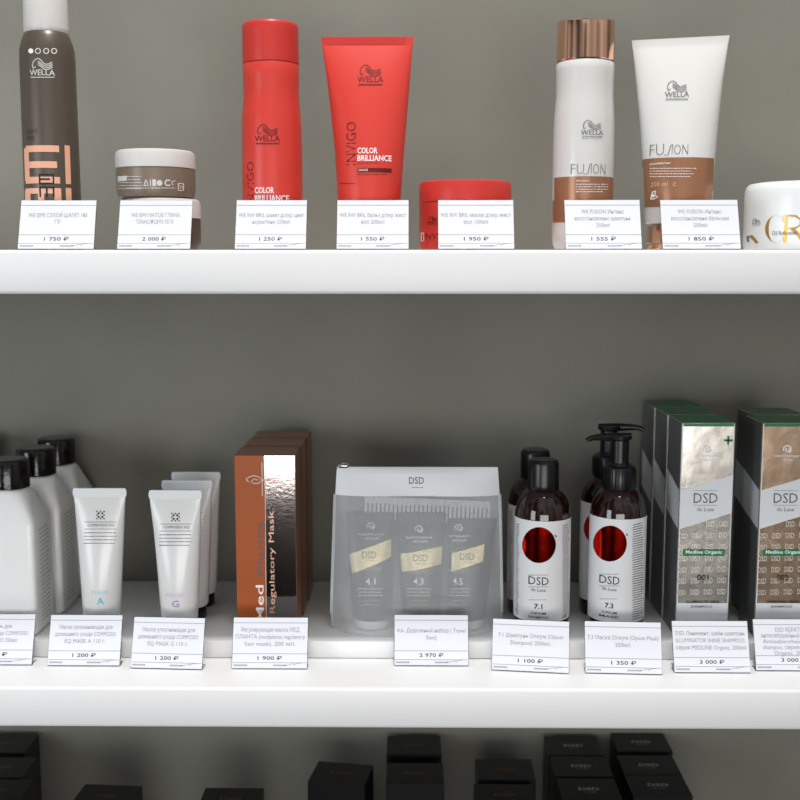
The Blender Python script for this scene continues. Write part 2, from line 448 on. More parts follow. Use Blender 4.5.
LT = [(-45, 31, 617, 665, ['Шампунь для', 'домашнего ухода COMPOSIO', 'EQ SHAMPOO 250мл'], '1 300 ₽', 'price card cut by the picture edge, in front of the white bottles', 0),
      (46, 119, 616, 666, ['Маска увлажняющая для', 'домашнего ухода COMPOSIO', 'EQ MASK A 110 г.'], '1 200 ₽', 'price card below the white tube with the cyan A', 0),
      (129, 202, 617, 669, ['Маска уплотняющая для', 'домашнего ухода COMPOSIO', 'EQ MASK G 110 г.'], '1 200 ₽', 'price card below the white tubes with the violet G', -3),
      (231, 307, 617, 669, ['Регулирующая маска МЕД', 'ПЛАНТА (medplanta regulatory', 'hair mask), 200 мл.'], '1 900 ₽', 'price card below the orange and mirror cartons', 0),
      (394, 469, 614, 666, ['4.6- Дорожный набор | Travel', 'Set)'], '2 970 ₽', 'price card in front of the clear zip pouch', 0),
      (492, 569, 619, 672, ['7.1 Шампунь Опиум (Opium', 'Shampoo) 200мл.'], '1 100 ₽', 'price card 1 100 in front of the capped amber bottles', -7),
      (586, 663, 623, 674, ['7.3 Маска Опиум (Opium Mask)', '200мл.'], '1 350 ₽', 'price card 1 350 in front of the amber pump bottles', -3),
      (675, 752, 620, 673, ['DSD Линимент, шайн шампунь', 'ILLUMINATOR SHINE SHAMPOO,', 'серия MEDLINE Organic, 200мл'], '3 000 ₽', 'price card 3 000 in front of the silver 001 cartons', 0),
      (757, 834, 619, 671, ['DSD КЕРАТИН,', 'антисеборейный шампунь,', 'Antiseborrheic keratin', 'shampoo, серия MEDLINE', 'Organic, 200мл'], '3 000 ₽', 'price card cut by the picture edge, in front of the silver 002 cartons', 0)]
for a in LT:
    Y = onZ((a[0] + a[1]) / 2, a[3], .0004).y
    price_tag(a[0], a[1], a[2], a[4], a[5], a[6], 'l', Y, a[7], H=.0465)

# ------------------------------------------------------------------ upper shelf products
# tall spray can
L = base(51, 150, .075, UZ)
t = thing('spray_can', 'tall taupe dry shampoo spray can with peach lettering and frosted cap', 'spray can', L)
b = Mesh(); b.lathe([(p[0], p[1]) for p in silh(L, [(250.5, 25.5), (249, 27.5), (246, 28), (200, 27.3), (60, 27), (48, 26.6), (41, 25.2), (35, 23.2), (30.5, 21.5), (29, 20)])], 'can')
A = Art(b, L, .0245)
A.disc(31, 51, 2.5, 'white')
for x in (38, 46.2, 54): A.ring(x, 51, 2.5, .9, 'greyp')
A.wella(42.5, 72.5, 25, 'greyp'); A.micro((31, 76, 56, 78.5), 1, 'greyp', .5)
A.text('DRY', (27, 129, 38, 133.5), 'can_d'); A.text('ME', (27.5, 136, 34.5, 140.5), 'can_d')
def thick(pts, w_): A.line(pts, w_, 'peach')
for q in (((26, 148.5), (59, 148.5)), ((28, 164.5), (57, 164.5)), ((26, 180), (60, 180))):
    A.rect((q[0][0], q[0][1] - 3.3, q[1][0], q[1][1] + 3.3), 'peach', 8)
A.rect((24.8, 148, 29.4, 181), 'peach', 2, 4); A.rect((65, 145.5, 70.2, 184), 'peach', 2, 4)
A.rect((26, 188, 61, 193.5), 'peach', 8); A.rect((25.6, 190, 31, 215), 'peach', 2, 3); A.rect((38.5, 190, 44.5, 215), 'peach', 2, 3)
A.rect((54.5, 190, 61.5, 215), 'peach', 2, 3); A.rect((66, 188, 71.5, 215), 'peach', 2, 3)
A.lift = .0005
for q in ((39, 173.8, 54, 175.6), (40, 178.2, 50, 180), (39, 182.6, 54, 184.4), (39, 174, 40.6, 184), (52.6, 174, 54.2, 184), (39.5, 186.6, 54.5, 188.4), (39.5, 187, 41.2, 197), (46, 187, 47.8, 197), (52.8, 187, 54.5, 197)):
    A.rect(q, 'black', 3)
b.build('can_body', t)
c = Mesh(); c.lathe(silh(L, [(31, 21), (29.5, 21.8), (26, 22), (-18, 21.3), (-22, 20.5), (-24, 18)]), 'cap_frost'); c.build('cap', t)

# taupe jars, one on the other
L = base(159, 225, .078, UZ)
def jar_loc(py): return L
t = thing('styling_jar', 'taupe styling jar, lower of the stacked pair, mostly behind its price card', 'jar', L + Vector((.002, 0, 0)))
H1 = onY(159, 199.5, .078).z - UZ
def tjar(t, L, h, artwork, bodymat):
    s = scl(L.x, L.y, L.z + .03)
    r = 39 * s
    b = Mesh(); b.lathe([(r * .86, 0), (r * .95, .0012), (r * .985, .005), (r, .010), (r, h * .62)], bodymat)
    if artwork: artwork(b)
    b.build('jar_body', t)
    c = Mesh(); c.lathe([(r * .99, h * .62 + .0002), (r * 1.01, h * .63), (r * 1.01, h * .90), (r * .985, h * .965), (r * .93, h * .995), (r * .8, h)], 'cap_frost'); c.build('lid', t)
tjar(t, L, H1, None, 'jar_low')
L2 = Vector((base(156, 180, .078, 0).x, .078, UZ + H1 + .0003))
t = thing('styling_jar', 'taupe styling jar with white lid standing on top of another jar', 'jar', L2)
H2 = onY(156, 147.5, .078 - .035).z - L2.z
def art(b):
    A = Art(b, L2, .036)
    A.rect((118, 176, 127, 181), 'greyp', 4); A.micro((118, 175, 143, 190), 5, 'greyp', .7, .1); A.micro((127, 186.5, 175, 189.5), 1, 'greyp', .8, 0)
    A.line([(144, 185.5), (146, 179.5), (148.3, 185.5), (144, 185.5)], 1.1, 'greyp')
    A.rect((150, 179.5, 151, 186), 'greyp', 1); A.rect((152.3, 179.5, 156, 186), 'greyp', 2)
    A.disc(159.5, 183, 2.9, 'greyp'); A.ring(168, 182.8, 2.8, 1.3, 'greyp', 40, 320)
    A.ring(174, 183, 2.2, .7, 'greyp', 60, 250)
    A.line([(178.2, 183.5), (183.2, 183.5), (183.2, 190.5), (178.2, 190.5), (178.2, 183.5)], .9, 'greyp'); A.text('24', (179.3, 185.5, 182.2, 188.8), 'greyp')
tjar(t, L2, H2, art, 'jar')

# red shampoo bottle
def scoop(L, r, ztop, depth):
    def fn(p):
        f = max(0, (p.z - (ztop - .012)) / .012); q = Vector(p)
        q.z -= depth * f * max(0, 1 - (p.x / r) ** 2) ** .5 * (1 if True else 0); return q
    return fn
L = base(272, 150, .072, UZ)
t = thing('shampoo_bottle', 'slim coral red shampoo bottle with matching flat cap', 'bottle', L)
b = Mesh(); b.lathe(silh(L, [(250.5, 26), (249, 28.5), (245, 29.6), (200, 29.9), (150, 29.9), (125, 29.7), (112, 29.1), (101, 28), (90, 27.6), (75, 27.9), (63, 28.2), (61.6, 27.6)]), 'red')
A = Art(b, L, .0262)
A.wella(267.5, 138.5, 25, 'dkred'); A.micro((256, 143, 280, 145), 1, 'dkred', .5, 0)
A.text('INVIGO', (247.5, 161.5, 254, 206), 'dkred', rot=True, bold=-.012)
A.text('COLOR', (255, 187, 274, 193.3), 'white', bold=.02); A.text('BRILLIANCE', (255, 195, 289, 201.3), 'white', bold=.02)
b.build('bottle_body', t)
zt = silh(L, [(20, 28)])[0][1]
c = Mesh(); c.lathe(silh(L, [(61.4, 27.4), (60.8, 28.1), (58, 28.2), (40, 28), (30, 28), (24, 28), (21.6, 27.6), (20.4, 26.6)]), 'redcap', fn=scoop(L, .0255, zt, .0)); c.build('flip_cap', t)

# tubes
def tubebody(L, rows, mt, crimp=None, ex=2.0, fn=None):
    """rows (py, pxl, pxr, depth ratio)"""
    b = Mesh(); secs = []
    for py, xl, xr, k, e_ in rows:
        a = onY(xl, py, L.y); c = onY(xr, py, L.y); r = (c.x - a.x) / 2
        secs.append((a.z - L.z, r, max(r * k, .0006), e_, (a.x + c.x) / 2 - L.x))
    b.loft(secs[::-1] if secs[0][0] > secs[-1][0] else secs, mt, 72, fn=fn)
    return b
L = base(369, 230, .075, UZ)
t = thing('conditioner_tube', 'coral red squeeze tube standing on its cap, wide sealed top', 'tube', L)
b = tubebody(L, [(37, 321, 413.5, .012, 5), (45, 321.8, 412.8, .02, 4.5), (47, 322.3, 412.3, .035, 4), (60, 324.3, 411.3, .14, 3), (80, 327, 410, .29, 2.5), (110, 330.5, 407.6, .5, 2.2), (150, 334.6, 404.3, .74, 2.05), (180, 336.6, 402, .88, 2), (210, 338, 400, .96, 2), (217, 338.4, 399.6, .98, 2), (221, 341, 397, .99, 2)], 'red')
A = Art(b, L, .027)
A.rect((321.8, 37.6, 412.8, 44.6), 'redcap', 12)
A.wella(370.5, 79.5, 26, 'dkred'); A.micro((358, 84.5, 383, 86.5), 1, 'dkred', .5, 0)
A.text('INVIGO', (346.5, 122, 356, 165), 'dkred', rot=True, bold=-.012)
A.text('COLOR', (357.5, 147.5, 377.5, 153.5), 'white', bold=.02); A.text('BRILLIANCE', (357.5, 155, 391.5, 161), 'white', bold=.02)
A.micro((357.5, 162, 379, 164), 1, 'dkred', .6, 0); A.rect((357.5, 168, 391.5, 172.2), 'dkred', 8); A.micro((357.5, 173.4, 388, 175.4), 1, 'dkred', .6, 0)
A.micro((340, 182, 356, 185), 1, 'dkred', .8, .3)
A.lift = .0005; A.text('CHANGER', (358.5, 169, 368, 171.2), 'white')
b.build('tube_body', t)
c = Mesh(); c.lathe(silh(L, [(251, 25), (250, 26.5), (246, 27), (225, 27), (222.5, 26.6), (221.4, 25.5)]), 'redcap'); c.build('screw_cap', t)

# red jar
L = base(465, 215, .082, UZ)
t = thing('mask_jar', 'low round coral red hair mask jar with red lid', 'jar', L)
b = Mesh(); b.lathe(silh(L, [(251, 43), (249.5, 45), (245, 45.6), (202.5, 46), (201.5, 45)]), 'red')
A = Art(b, L, .0415)
A.wella(433.5, 222.5, 12, 'dkred'); A.text('INVIGO', (424, 233, 452, 239), 'dkred', bold=-.01)
A.line([(421.5, 233), (424, 233), (424, 241), (421.5, 241), (421.5, 233)], .9, 'white')
b.build('jar_body', t)
c = Mesh(); c.lathe(silh(L, [(201.4, 45.6), (200.8, 46.2), (184, 46), (181.2, 45.3), (180, 43.5), (179.6, 38)]), 'redcap'); c.build('lid', t)

# pearl bottle with copper cap
L = base(583.5, 150, .078, UZ)
t = thing('shampoo_bottle', 'pearl white shampoo bottle with mirrored rose copper cap', 'bottle', L)
b = Mesh(); b.lathe(silh(L, [(250.5, 24), (249, 26.5), (244, 28.6), (236, 29.8), (200, 30.2), (150, 30.3), (125, 30.1), (112, 29.7), (102, 28.9), (92, 28.4), (78, 28.6), (68, 29), (61, 28.8), (59.2, 27.6)]), 'pearl')
A = Art(b, L, .0268)
A.quad([(550, 222), (617, 222), (617, 176.2), (550, 176.2)], 'bronze', 64, 6, lift=.0002)
A.lift = .0005
A.wella(592, 132.5, 22, 'slate'); A.micro((582, 137, 603, 139), 1, 'slate', .5, 0)
A.text('FU', (571, 164, 584, 174), 'slate', bold=-.018); A.line([(583.5, 174), (587.5, 174), (590, 164), (592, 164)], .7, 'slate'); A.text('ION', (591, 164, 605, 174), 'slate', bold=-.018)
A.text('shampoo', (576, 179.5, 589, 182), 'white'); A.micro((576, 183, 608, 193), 4, 'white', .55)
b.build('bottle_body', t)
zt = silh(L, [(15, 28)])[0][1]
c = Mesh(); c.lathe(silh(L, [(59, 28.4), (58.4, 28.8), (56, 28.8), (40, 28.6), (34, 28.6), (30, 28.5), (24, 28.5), (20, 28.4), (16.5, 28.2), (15, 27.2)]), 'copper', fn=scoop(L, .0262, zt, .0042)); c.build('flip_cap', t)

# pearl tube, turned to the right
rz = math.radians(-15); L = base(678, 150, .08, UZ)
t = thing('conditioner_tube', 'pearl white squeeze tube with bronze band, turned slightly, copper cap', 'tube', L, rz)
sx_ = 1 / math.cos(rz)
def trow(py, xl, xr, k, e_):
    a = onY(xl, py, L.y); c = onY(xr, py, L.y); r = (c.x - a.x) / 2
    # a round section keeps its width when turned, a flat one is seen foreshortened
    return (a.z - L.z, r * (1 + (sx_ - 1) * (1 - k) * .25), max(r * k, .0006), e_, ((a.x + c.x) / 2 - L.x) * 1)
rows = [(38, 633, 727.5, .012, 5), (45, 633.6, 726.2, .02, 4.5), (48, 634, 725.8, .04, 4), (62, 635.4, 724, .14, 3), (85, 637.4, 721, .3, 2.5), (120, 640.4, 717.3, .53, 2.2), (160, 643, 713.8, .76, 2.05), (190, 644.2, 712, .9, 2), (218, 645.4, 710.5, .97, 2), (223, 646, 710, .98, 2), (224.5, 649, 707, .98, 2)]
b = Mesh(); b.loft([trow(*q) for q in rows][::-1], 'pearl', 72)
A = Art(b, L, .028, rz)
A.quad([(636, 206.5), (720, 206.5), (722, 156.2), (634, 157.5)], 'bronze', 80, 6, lift=.0002)
A.lift = .0005
A.wella(677, 94.5, 24, 'slate'); A.micro((666, 99, 688, 101), 1, 'slate', .4, 0)
A.text('FU', (650, 144.5, 664, 155.5), 'slate', bold=-.018); A.line([(664, 155), (668, 155), (671, 145), (673.5, 145)], .7, 'slate'); A.text('ION', (672, 144.5, 688, 154.5), 'slate', bold=-.018)
A.text('conditioner', (650, 162, 671, 164.4), 'white'); A.micro((650, 167, 697, 178), 4, 'white', .55)
A.text('200 ml', (651, 182, 668, 186.4), 'pinkp'); A.ring(675, 184.5, 1.6, .6, 'pinkp', 50, 310)
A.line([(651, 199), (653, 192), (656, 191), (655, 195), (658, 197), (654, 199), (651, 199)], 1.1, 'white'); A.disc(653.5, 196, 1.5, 'white')
b.build('tube_body', t)
c = Mesh()
cx = onY(677.5, 235, L.y).x - L.x
c.loft([(z, r, r, 2, cx) for r, z in silh(L, [(251, 28), (249, 29.8), (244.5, 30), (243.6, 29.2), (242.8, 30), (228, 30), (225.6, 29.5), (224.8, 28)])], 'copper'); c.build('screw_cap', t)

# white and gold jar
L = base(802, 215, .088, UZ)
t = thing('mask_jar', 'glossy white jar with gold initials, cut by the picture edge', 'jar', L)
b = Mesh(); b.lathe(silh(L, [(251, 52), (249, 54.5), (243, 55.5), (200, 56), (190, 55.8), (184.5, 54.6), (181.6, 52), (180.4, 46)]), 'wht')
A = Art(b, L, .050)
A.wella(756.5, 223.5, 9, 'slate')
# C and R drawn with thick and thin strokes
def taper(cx, cy, rx, ry, a0, a1, wmax, m, n=26):
    P = []; F = []
    for i in range(n + 1):
        u = i / n; a = math.radians(a0 + (a1 - a0) * u); w_ = .5 + wmax * max(0, math.cos(a - PI)) ** 2
        for s_ in (-.5, .5): P.append(A.p(cx + (rx + s_ * w_) * math.cos(a), cy - (ry + s_ * w_ * .3) * math.sin(a)))
        if i: F.append((2 * i - 2, 2 * i - 1, 2 * i + 1, 2 * i))
    b.decal(P, F, m)
taper(776, 229, 9, 13.5, 55, 305, 3.2, 'gold')
A.line([(783, 216), (783.3, 222)], .8, 'gold'); A.line([(783, 236), (783.3, 241)], .8, 'gold')
A.rect((784.2, 215, 787.6, 242.5), 'gold', 2, 3); A.line([(783, 215.3), (793, 215.3)], .6, 'gold')
A.line([(788, 215.5), (796, 216), (800.5, 219.5), (800.5, 224.5), (796, 228), (788, 228.5)], 1.6, 'gold')
A.line([(792, 228.5), (798, 234), (803, 242)], 3, 'gold')
A.line([(745.6, 234), (747.5, 233), (750.5, 235.5), (754, 239), (757.5, 243)], 1.8, 'gold'); A.line([(748, 236), (748.5, 242)], .8, 'slate')
A.lift = .0005; A.text('Oil Reflections', (772.5, 231, 796.5, 235), 'black')
b.build('jar_body', t)

# ------------------------------------------------------------------ middle shelf products
# square white bottles with black caps
def sq_bottle(L, label):
    t = thing('shampoo_bottle', label, 'bottle', L, 0, 'square white bottles with black caps')
    b = Mesh(); hw, hd = .0305, .0275
    zs = silh(L, [(520, 1), (487, 1)]); z1, z2 = zs[0][1], zs[1][1]
    S = [(0, .85, 8), (.0025, .96, 10), (.008, 1, 12), (z1 * .5, 1, 12), (z1, 1, 12), (z1 + .003, .98, 11), (z1 + (z2 - z1) * .5, .80, 6), (z2 - .004, .66, 3), (z2 - .001, .60, 2.3), (z2, .57, 2)]
    b.loft([(z, hw * k, (hd * k if k > .7 else hd * k * 1.05), ex) for z, k, ex in S], 'milk', 72)
    # label engraved on the right-hand side
    b.tree = BVHTree.FromPolygons([tuple(p) for p in b.v], b.f)
    rr = random.Random(3); out = []; fs = []
    for k in range(26):
        z = z1 * .93 - k * .0042
        if z < z1 * .1: break
        y = -.012
        while y < .012:
            l = rr.uniform(.002, .005)
            h = [b.tree.ray_cast(Vector((1, yy, zz)), Vector((-1, 0, 0)))[0] for yy, zz in ((y, z), (y + l, z), (y + l, z + .0014), (y, z + .0014))]
            n = len(out); out += [q + Vector((.0002, 0, 0)) for q in h]; fs.append((n, n + 1, n + 2, n + 3)); y += l + .001
    b.add(out, fs, 'emboss')
    b.build('bottle_body', t)
    zc = silh(L, [(487, 1), (458.5, 1)]); r = 20.2 * scl(L.x, L.y, .17)
    c = Mesh(); h = zc[1][1]; z0 = zc[0][1]
    c.lathe([(r * .96, z0 + .0003), (r, z0 + .001), (r, h - .003), (r * .96, h - .001), (r * .88, h), (r * .6, h)], 'blackcap', n=48); c.build('cap', t)
    return t
Lb = base(8.5, 470, .106, RZ)
wb = sq_bottle(Lb, 'square white bottle with black cap, front of the row beside the picture edge')
for i, (dy, dx) in enumerate(((.064, 0.0045), (.126, .0055))):
    dup(wb, Lb + Vector((dx, dy, 0)), ['square white bottle with black cap, middle of the row of three', 'square white bottle with black cap, rear of the row nearest the wall'][i])
dup(wb, Lb + Vector((-.0755, .126, 0)), 'square white bottle of which only a sliver of black cap shows at the picture edge')

# white tubes
def white_tube(L, rows, letter, lc, lc2, px0, label, group=None, cap='bcap'):
    t = thing('mask_tube', label, 'tube', L, 0, group)
    b = Mesh(); secs = []
    for py, xl, xr, k, e_ in rows:
        a = onY(xl, py, L.y); c = onY(xr, py, L.y); r = (c.x - a.x) / 2
        secs.append((a.z - L.z, r, max(r * k, .0005), e_, (a.x + c.x) / 2 - L.x))
    b.loft(secs[::-1], 'tube', 64)
    A = Art(b, L, .014); cx, dy = px0
    for i in range(5):
        for j in range(5):
            if (i + j) % 2 == 0 and not (i == 2 and j == 2):
                A.disc(cx - 3.6 + i * 1.8, 512.5 + dy + j * 1.8, 1.15 if 0 < i < 4 and 0 < j < 4 else .85, 'black', n=8)
    A.line([(cx - 16, 523 + dy), (cx + 16, 523 + dy)], .5, 'ink'); A.line([(cx - 16, 530 + dy), (cx + 16, 530 + dy)], .5, 'ink')
    A.text('COMPOSIO EQ', (cx - 13, 524.9 + dy, cx + 14, 528 + dy), 'black')
    A.micro((cx - 16, 532 + dy, cx + 16, 546 + dy), 4, 'black', .75, .04, seed=5)
    A.text('MASK', (cx - 9, 592 + dy * 1.5, cx + 9, 596 + dy * 1.5), lc2); A.text(letter, (cx - 3.6, 599 + dy * 1.5, cx + 3.6, 606 + dy * 1.5), lc, bold=.02)
    b.build('tube_body', t)
    # sealed end
    top, s2 = rows[0], rows[1]
    a = onY(top[1] - .6, top[0], L.y); c = onY(top[2] + .6, top[0], L.y); d = onY(s2[1], s2[0], L.y)
    s = Mesh(); W = (c.x - a.x) / 2; cx_ = (a.x + c.x) / 2 - L.x
    zt_, zb = a.z - L.z, d.z - L.z; hgt = zt_ - zb
    s.loft([(zb - .0008, W * .965, .0012, 4, cx_), (zb + .0005, W * .985, .0012, 4, cx_), (zb + hgt * .4, W, .0011, 5, cx_), (zb + hgt * .75, W * .985, .0011, 5, cx_), (zt_ + .0004, W * .93, .001, 5, cx_)], 'crimp', 64); s.build('sealed_end', t)
    # cap
    e_ = rows[-1]; a = onY(e_[1], e_[0], L.y); c = onY(e_[2], e_[0], L.y); r = (c.x - a.x) / 2; z = a.z - L.z
    k = Mesh(); cx_ = (a.x + c.x) / 2 - L.x
    k.loft([(0, r * .88, r * .88, 2, cx_), (.001, r * .92, r * .92, 2, cx_), (z - .001, r * .93, r * .93, 2, cx_), (z - .0002, r * .9, r * .9, 2, cx_)], cap); k.build('screw_cap', t)
    return t
zcap = .013
L = base(101, 560, .098, RZ)
white_tube(L, [(488.5, 73, 126, .02, 5), (496, 73.8, 125.6, .04, 4.5), (505, 75, 125, .14, 3.2), (525, 76.8, 124.3, .36, 2.4), (560, 79.8, 122.8, .66, 2.1), (595, 82.3, 121.2, .88, 2), (616, 84, 120, .95, 2), (618, 85.5, 118.5, .95, 2)], 'A', 'cyan', 'cyan2', (100.5, -1), 'white mask tube with a cyan letter A')
L = base(179, 560, .095, RZ)
g = 'white mask tubes standing one behind another'
wt = white_tube(L, [(490.5, 149, 201.5, .02, 5), (498, 149.8, 201.2, .04, 4.5), (507, 150.8, 201, .14, 3.2), (527, 153.5, 200.6, .36, 2.4), (562, 157, 199.8, .66, 2.1), (597, 160, 198.6, .88, 2), (617, 162, 197.8, .95, 2), (619, 163, 196.8, .95, 2)], 'G', 'violet', 'violet2', (175.5, 1), 'white mask tube with a violet letter G, front of its row', g)
dup(wt, L + Vector((.0015, .047, .0)), 'white mask tube, middle of the row behind the violet G tube')
dup(wt, L + Vector((.002, .090, .0)), 'white mask tube, rearmost of the row behind the violet G tube')

# orange and mirror cartons
def printed_box(t, W, Dp, H, m, bev=.0006):
    b = Mesh(); b.box((-W / 2, 0, 0), (W / 2, Dp, H), m, bev, 1); return b
fl, fr_ = onY(235.2, 520, .092), onY(296, 520, .092)
W = fr_.x - fl.x; L = Vector(((fl.x + fr_.x) / 2, .092, RZ + .0003)); H = onY(265, 455.5, .092).z - RZ; Dp = .046
def orange_box(L, label):
    t = thing('mask_carton', label, 'box', L, 0, 'orange and mirror cartons in a row')
    b = printed_box(t, W, Dp, H, 'foil_s')
    sp = W / 2 - W * .51
    z0, z1 = .0006, H - .0006
    # mirror half, right side and top of brown foil
    b.decal(*grid(-W / 2 + .0006, z0, -W / 2 + W * .49, z1, 1, 1), 'orange', .00015)
    b.decal(*grid(-W / 2 + W * .49, z0, W / 2 - .0006, z1, 1, 1), 'foil', .00015)
    b.add([(W / 2 + .00015, .0006, z0), (W / 2 + .00015, Dp - .0006, z0), (W / 2 + .00015, Dp - .0006, z1), (W / 2 + .00015, .0006, z1)], [(0, 1, 2, 3)], 'foil_s')
    b.add([(-W / 2 + .0006, .0006, H + .00015), (W / 2 - .0006, .0006, H + .00015), (W / 2 - .0006, Dp - .0006, H + .00015), (-W / 2 + .0006, Dp - .0006, H + .00015)], [(0, 1, 2, 3)], 'foil_s')
    A = Art(b, L, 0)
    A.line([(295.4, 458), (297, 615)], .9, 'edge'); A.line([(265, 458), (266.5, 640)], .7, 'edge')
    A.lift = .0004
    A.text('Med', (256, 585, 264, 622), 'white', rot=True, bold=.01)
    A.text('Planta', (256.5, 522, 263.5, 576), 'ink', rot=True, bold=.0)
    A.text('Regulatory Mask', (269, 511, 276, 613), 'pinkp', rot=True, bold=.0)
    A.line([(246, 479.5), (249, 477), (254, 475.5), (259, 477), (261.5, 480), (259, 483), (254, 483.5), (251, 481.5), (254, 479), (258, 480)], 1., 'edge')
    A.line([(246, 479.5), (249, 482)], 1., 'edge'); A.line([(261.5, 480), (270, 480)], 2., 'edge')
    A.line([(262, 462), (262.4, 496)], 1., 'edge')
    for y in (478.5, 480.5, 482.5): A.line([(269, y), (282, y)], .45, 'foil_s')
    b.build('carton_body', t); return t
ob = orange_box(L, 'orange and mirror-foil mask carton, front of its row')
dup(ob, L + Vector((.0006, .051, 0)), 'orange mask carton, middle of the row, its pale edge showing on top')
dup(ob, L + Vector((.0014, .102, 0)), 'orange mask carton, rearmost of the row against the wall')

# zip pouch
YB = .1115
def bag_panels():
    rows = [(640, 343, 497, .0225), (634, 337, 499.5, .0265), (626, 333, 501, .027), (612, 331.5, 501.5, .026), (590, 332, 501.5, .0245), (560, 333, 501, .022), (530, 334, 500.5, .017), (505, 334.8, 500, .011), (494, 335.2, 499.6, .0075)]
    return rows
L = base(417, 600, YB, RZ + .0004)
t = thing('travel_pouch', 'translucent frosted zip pouch with white top band holding three dark tubes', 'pouch', L)
def panel(rows, sgn, mt, nx=40, off=0):
    P = []; F = []
    for j, (py, xl, xr, d) in enumerate(rows):
        a = onY(xl, py, YB); c = onY(xr, py, YB)
        if j == 0 and py > 600: a.z = c.z = L.z + .0002
        for i in range(nx + 1):
            u = i / nx; x = a.x + (c.x - a.x) * u
            prof = (1 - abs(2 * u - 1) ** 5)
            rip = .0011 * math.sin(u * 9 + j * 1.3) * prof * min(1, d / .01)
            P.append((x - L.x, sgn * ((d + off) * prof + rip), a.z - L.z))
    for j in range(len(rows) - 1):
        for i in range(nx):
            q = j * (nx + 1) + i; f = (q, q + 1, q + nx + 2, q + nx + 1); F.append(f if sgn < 0 else f[::-1])
    return Mesh().add(P, F, mt)
rows = bag_panels()
f = panel(rows, -1, 'bag')
f.build('front_panel', t, ang=80)
panel(rows, 1, 'bag').build('back_panel', t, ang=80)
brow = [(494.5, 335.2, 499.6, .0075), (485, 335.8, 499, .0055), (474, 336.4, 498.2, .0042), (470, 336.8, 498, .0032), (467.6, 337.5, 497.3, .0012)]
zb = panel(brow, -1, 'zipband', off=.0005); zb2 = panel(brow, 1, 'zipband', off=.0005)
A = Art(zb, L, .006)
A.text('DSD', (409, 477, 424, 484), 'ink', bold=.005); A.micro((412, 487, 423, 488), 1, 'ink', .7, 0)
zb.add([tuple(p) for p in zb2.v], zb2.f, 'zipband'); zb.tree = None
zb.build('zip_band', t, ang=80)
z = Mesh(); a = onY(337, 466.5, YB) - L; c = onY(498, 469.5, YB) - L
z.box((a.x, -.0009, a.z - .0016), (c.x, .0009, a.z - .0003), 'zipband', .0003, 1)
z.build('zip_track', t)
z = Mesh(); s = onY(344, 465.5, YB) - L
z.box((s.x - .005, -.0035, s.z - .002), (s.x + .004, .0035, s.z + .0016), 'chrome', .0008, 2)
z.tube([(s.x - .004 + .0045 * (1 - math.cos(a_)), -.0035, s.z + .003 * math.sin(a_)) for a_ in [PI * k / 8 for k in range(9)]], .0006, 'chrome', 6)
z.build('zip_slider', t)
sm_ = Mesh()
for sd in (0, 1):
    pts = [tuple(onY((xl, xr)[sd], py, YB) - L) for py, xl, xr, d in rows]; pts = [(p[0], 0, max(p[2], .002)) for p in pts]
    sm_ = Mesh().tube(pts, .0017, 'bagseam', 8); sm_.build('side_seam', t)

def travel_tube(px, rows, num, lab, Y, label, art, script_m):
    L = base(px, 600, Y, RZ + .0018)
    t = thing('travel_tube', label, 'tube', L, 0, 'dark travel tubes in the zip pouch')
    b = Mesh(); secs = []
    for py, xl, xr, k, e_ in rows:
        a = onY(xl, py, Y); c = onY(xr, py, Y); r = (c.x - a.x) / 2
        secs.append((a.z - L.z, r, max(r * k * .82, .0006), e_, (a.x + c.x) / 2 - L.x))
    b.loft(secs[::-1], 'dktube', 56)
    A = Art(b, L, .012)
    A.quad(lab, 'cream', 26, 5, lift=.0004)
    A.lift = .0007
    x0 = min(p[0] for p in lab); x1 = max(p[0] for p in lab); cy = sum(p[1] for p in lab) / 4; cx = (x0 + x1) / 2
    ax = art
    A.text('DSD', (cx - 8, cy - 4, cx + 6, cy + 3), 'ink'); A.text('de Luxe', (cx - 5, cy + 4, cx + 4, cy + 5.6), 'ink')
    A.swirl(ax, cy - 34 + 5, 3.6, script_m, 1.0)
    A.script(ax - 13, ax + 13, cy - 21, 1.3, script_m, .8, 2); A.script(ax - 6, ax + 8, cy - 17, 1.3, script_m, .8, 3)
    A.micro((ax - 10, cy + 11.5, ax + 11, cy + 15), 2, 'greyp', .5, center=True)
    A.text(num, (ax - 5.5, 578, ax + 4.5, 584.5), 'white', bold=.01)
    A.micro((ax - 13, 587, ax + 13, 597), 3, 'greyp', .9, .25, True, seed=8); A.micro((ax - 11, 599, ax + 11, 606), 2, 'greyp', .5, .3, True, seed=9)
    b.build('tube_body', t)
    e_ = rows[-1]; a = onY(e_[1], e_[0], Y); c = onY(e_[2], e_[0], Y); r = (c.x - a.x) / 2; z = a.z - L.z; cx_ = (a.x + c.x) / 2 - L.x
    k = Mesh(); k.loft([(0, r * .9, r * .78, 2, cx_), (.001, r * .94, r * .8, 2, cx_), (z - .001, r * .97, r * .8, 2, cx_), (z - .0002, r * .94, r * .78, 2, cx_)], 'greycap'); k.build('screw_cap', t)
    return t
travel_tube(370, [(513, 346.5, 394.5, .02, 5), (519, 347, 394, .04, 4.5), (530, 347.6, 393.6, .2, 3), (555, 348.6, 393, .5, 2.3), (590, 350.5, 392.4, .8, 2.05), (614, 352, 391.6, .9, 2), (617, 354, 390, .9, 2)], '4.1', [(352.5, 573), (391, 556.5), (391, 538.5), (349.5, 553.5)], .113, 'dark travel tube numbered 4.1, on the zip-slider side of the pouch', 371, 'greyp')
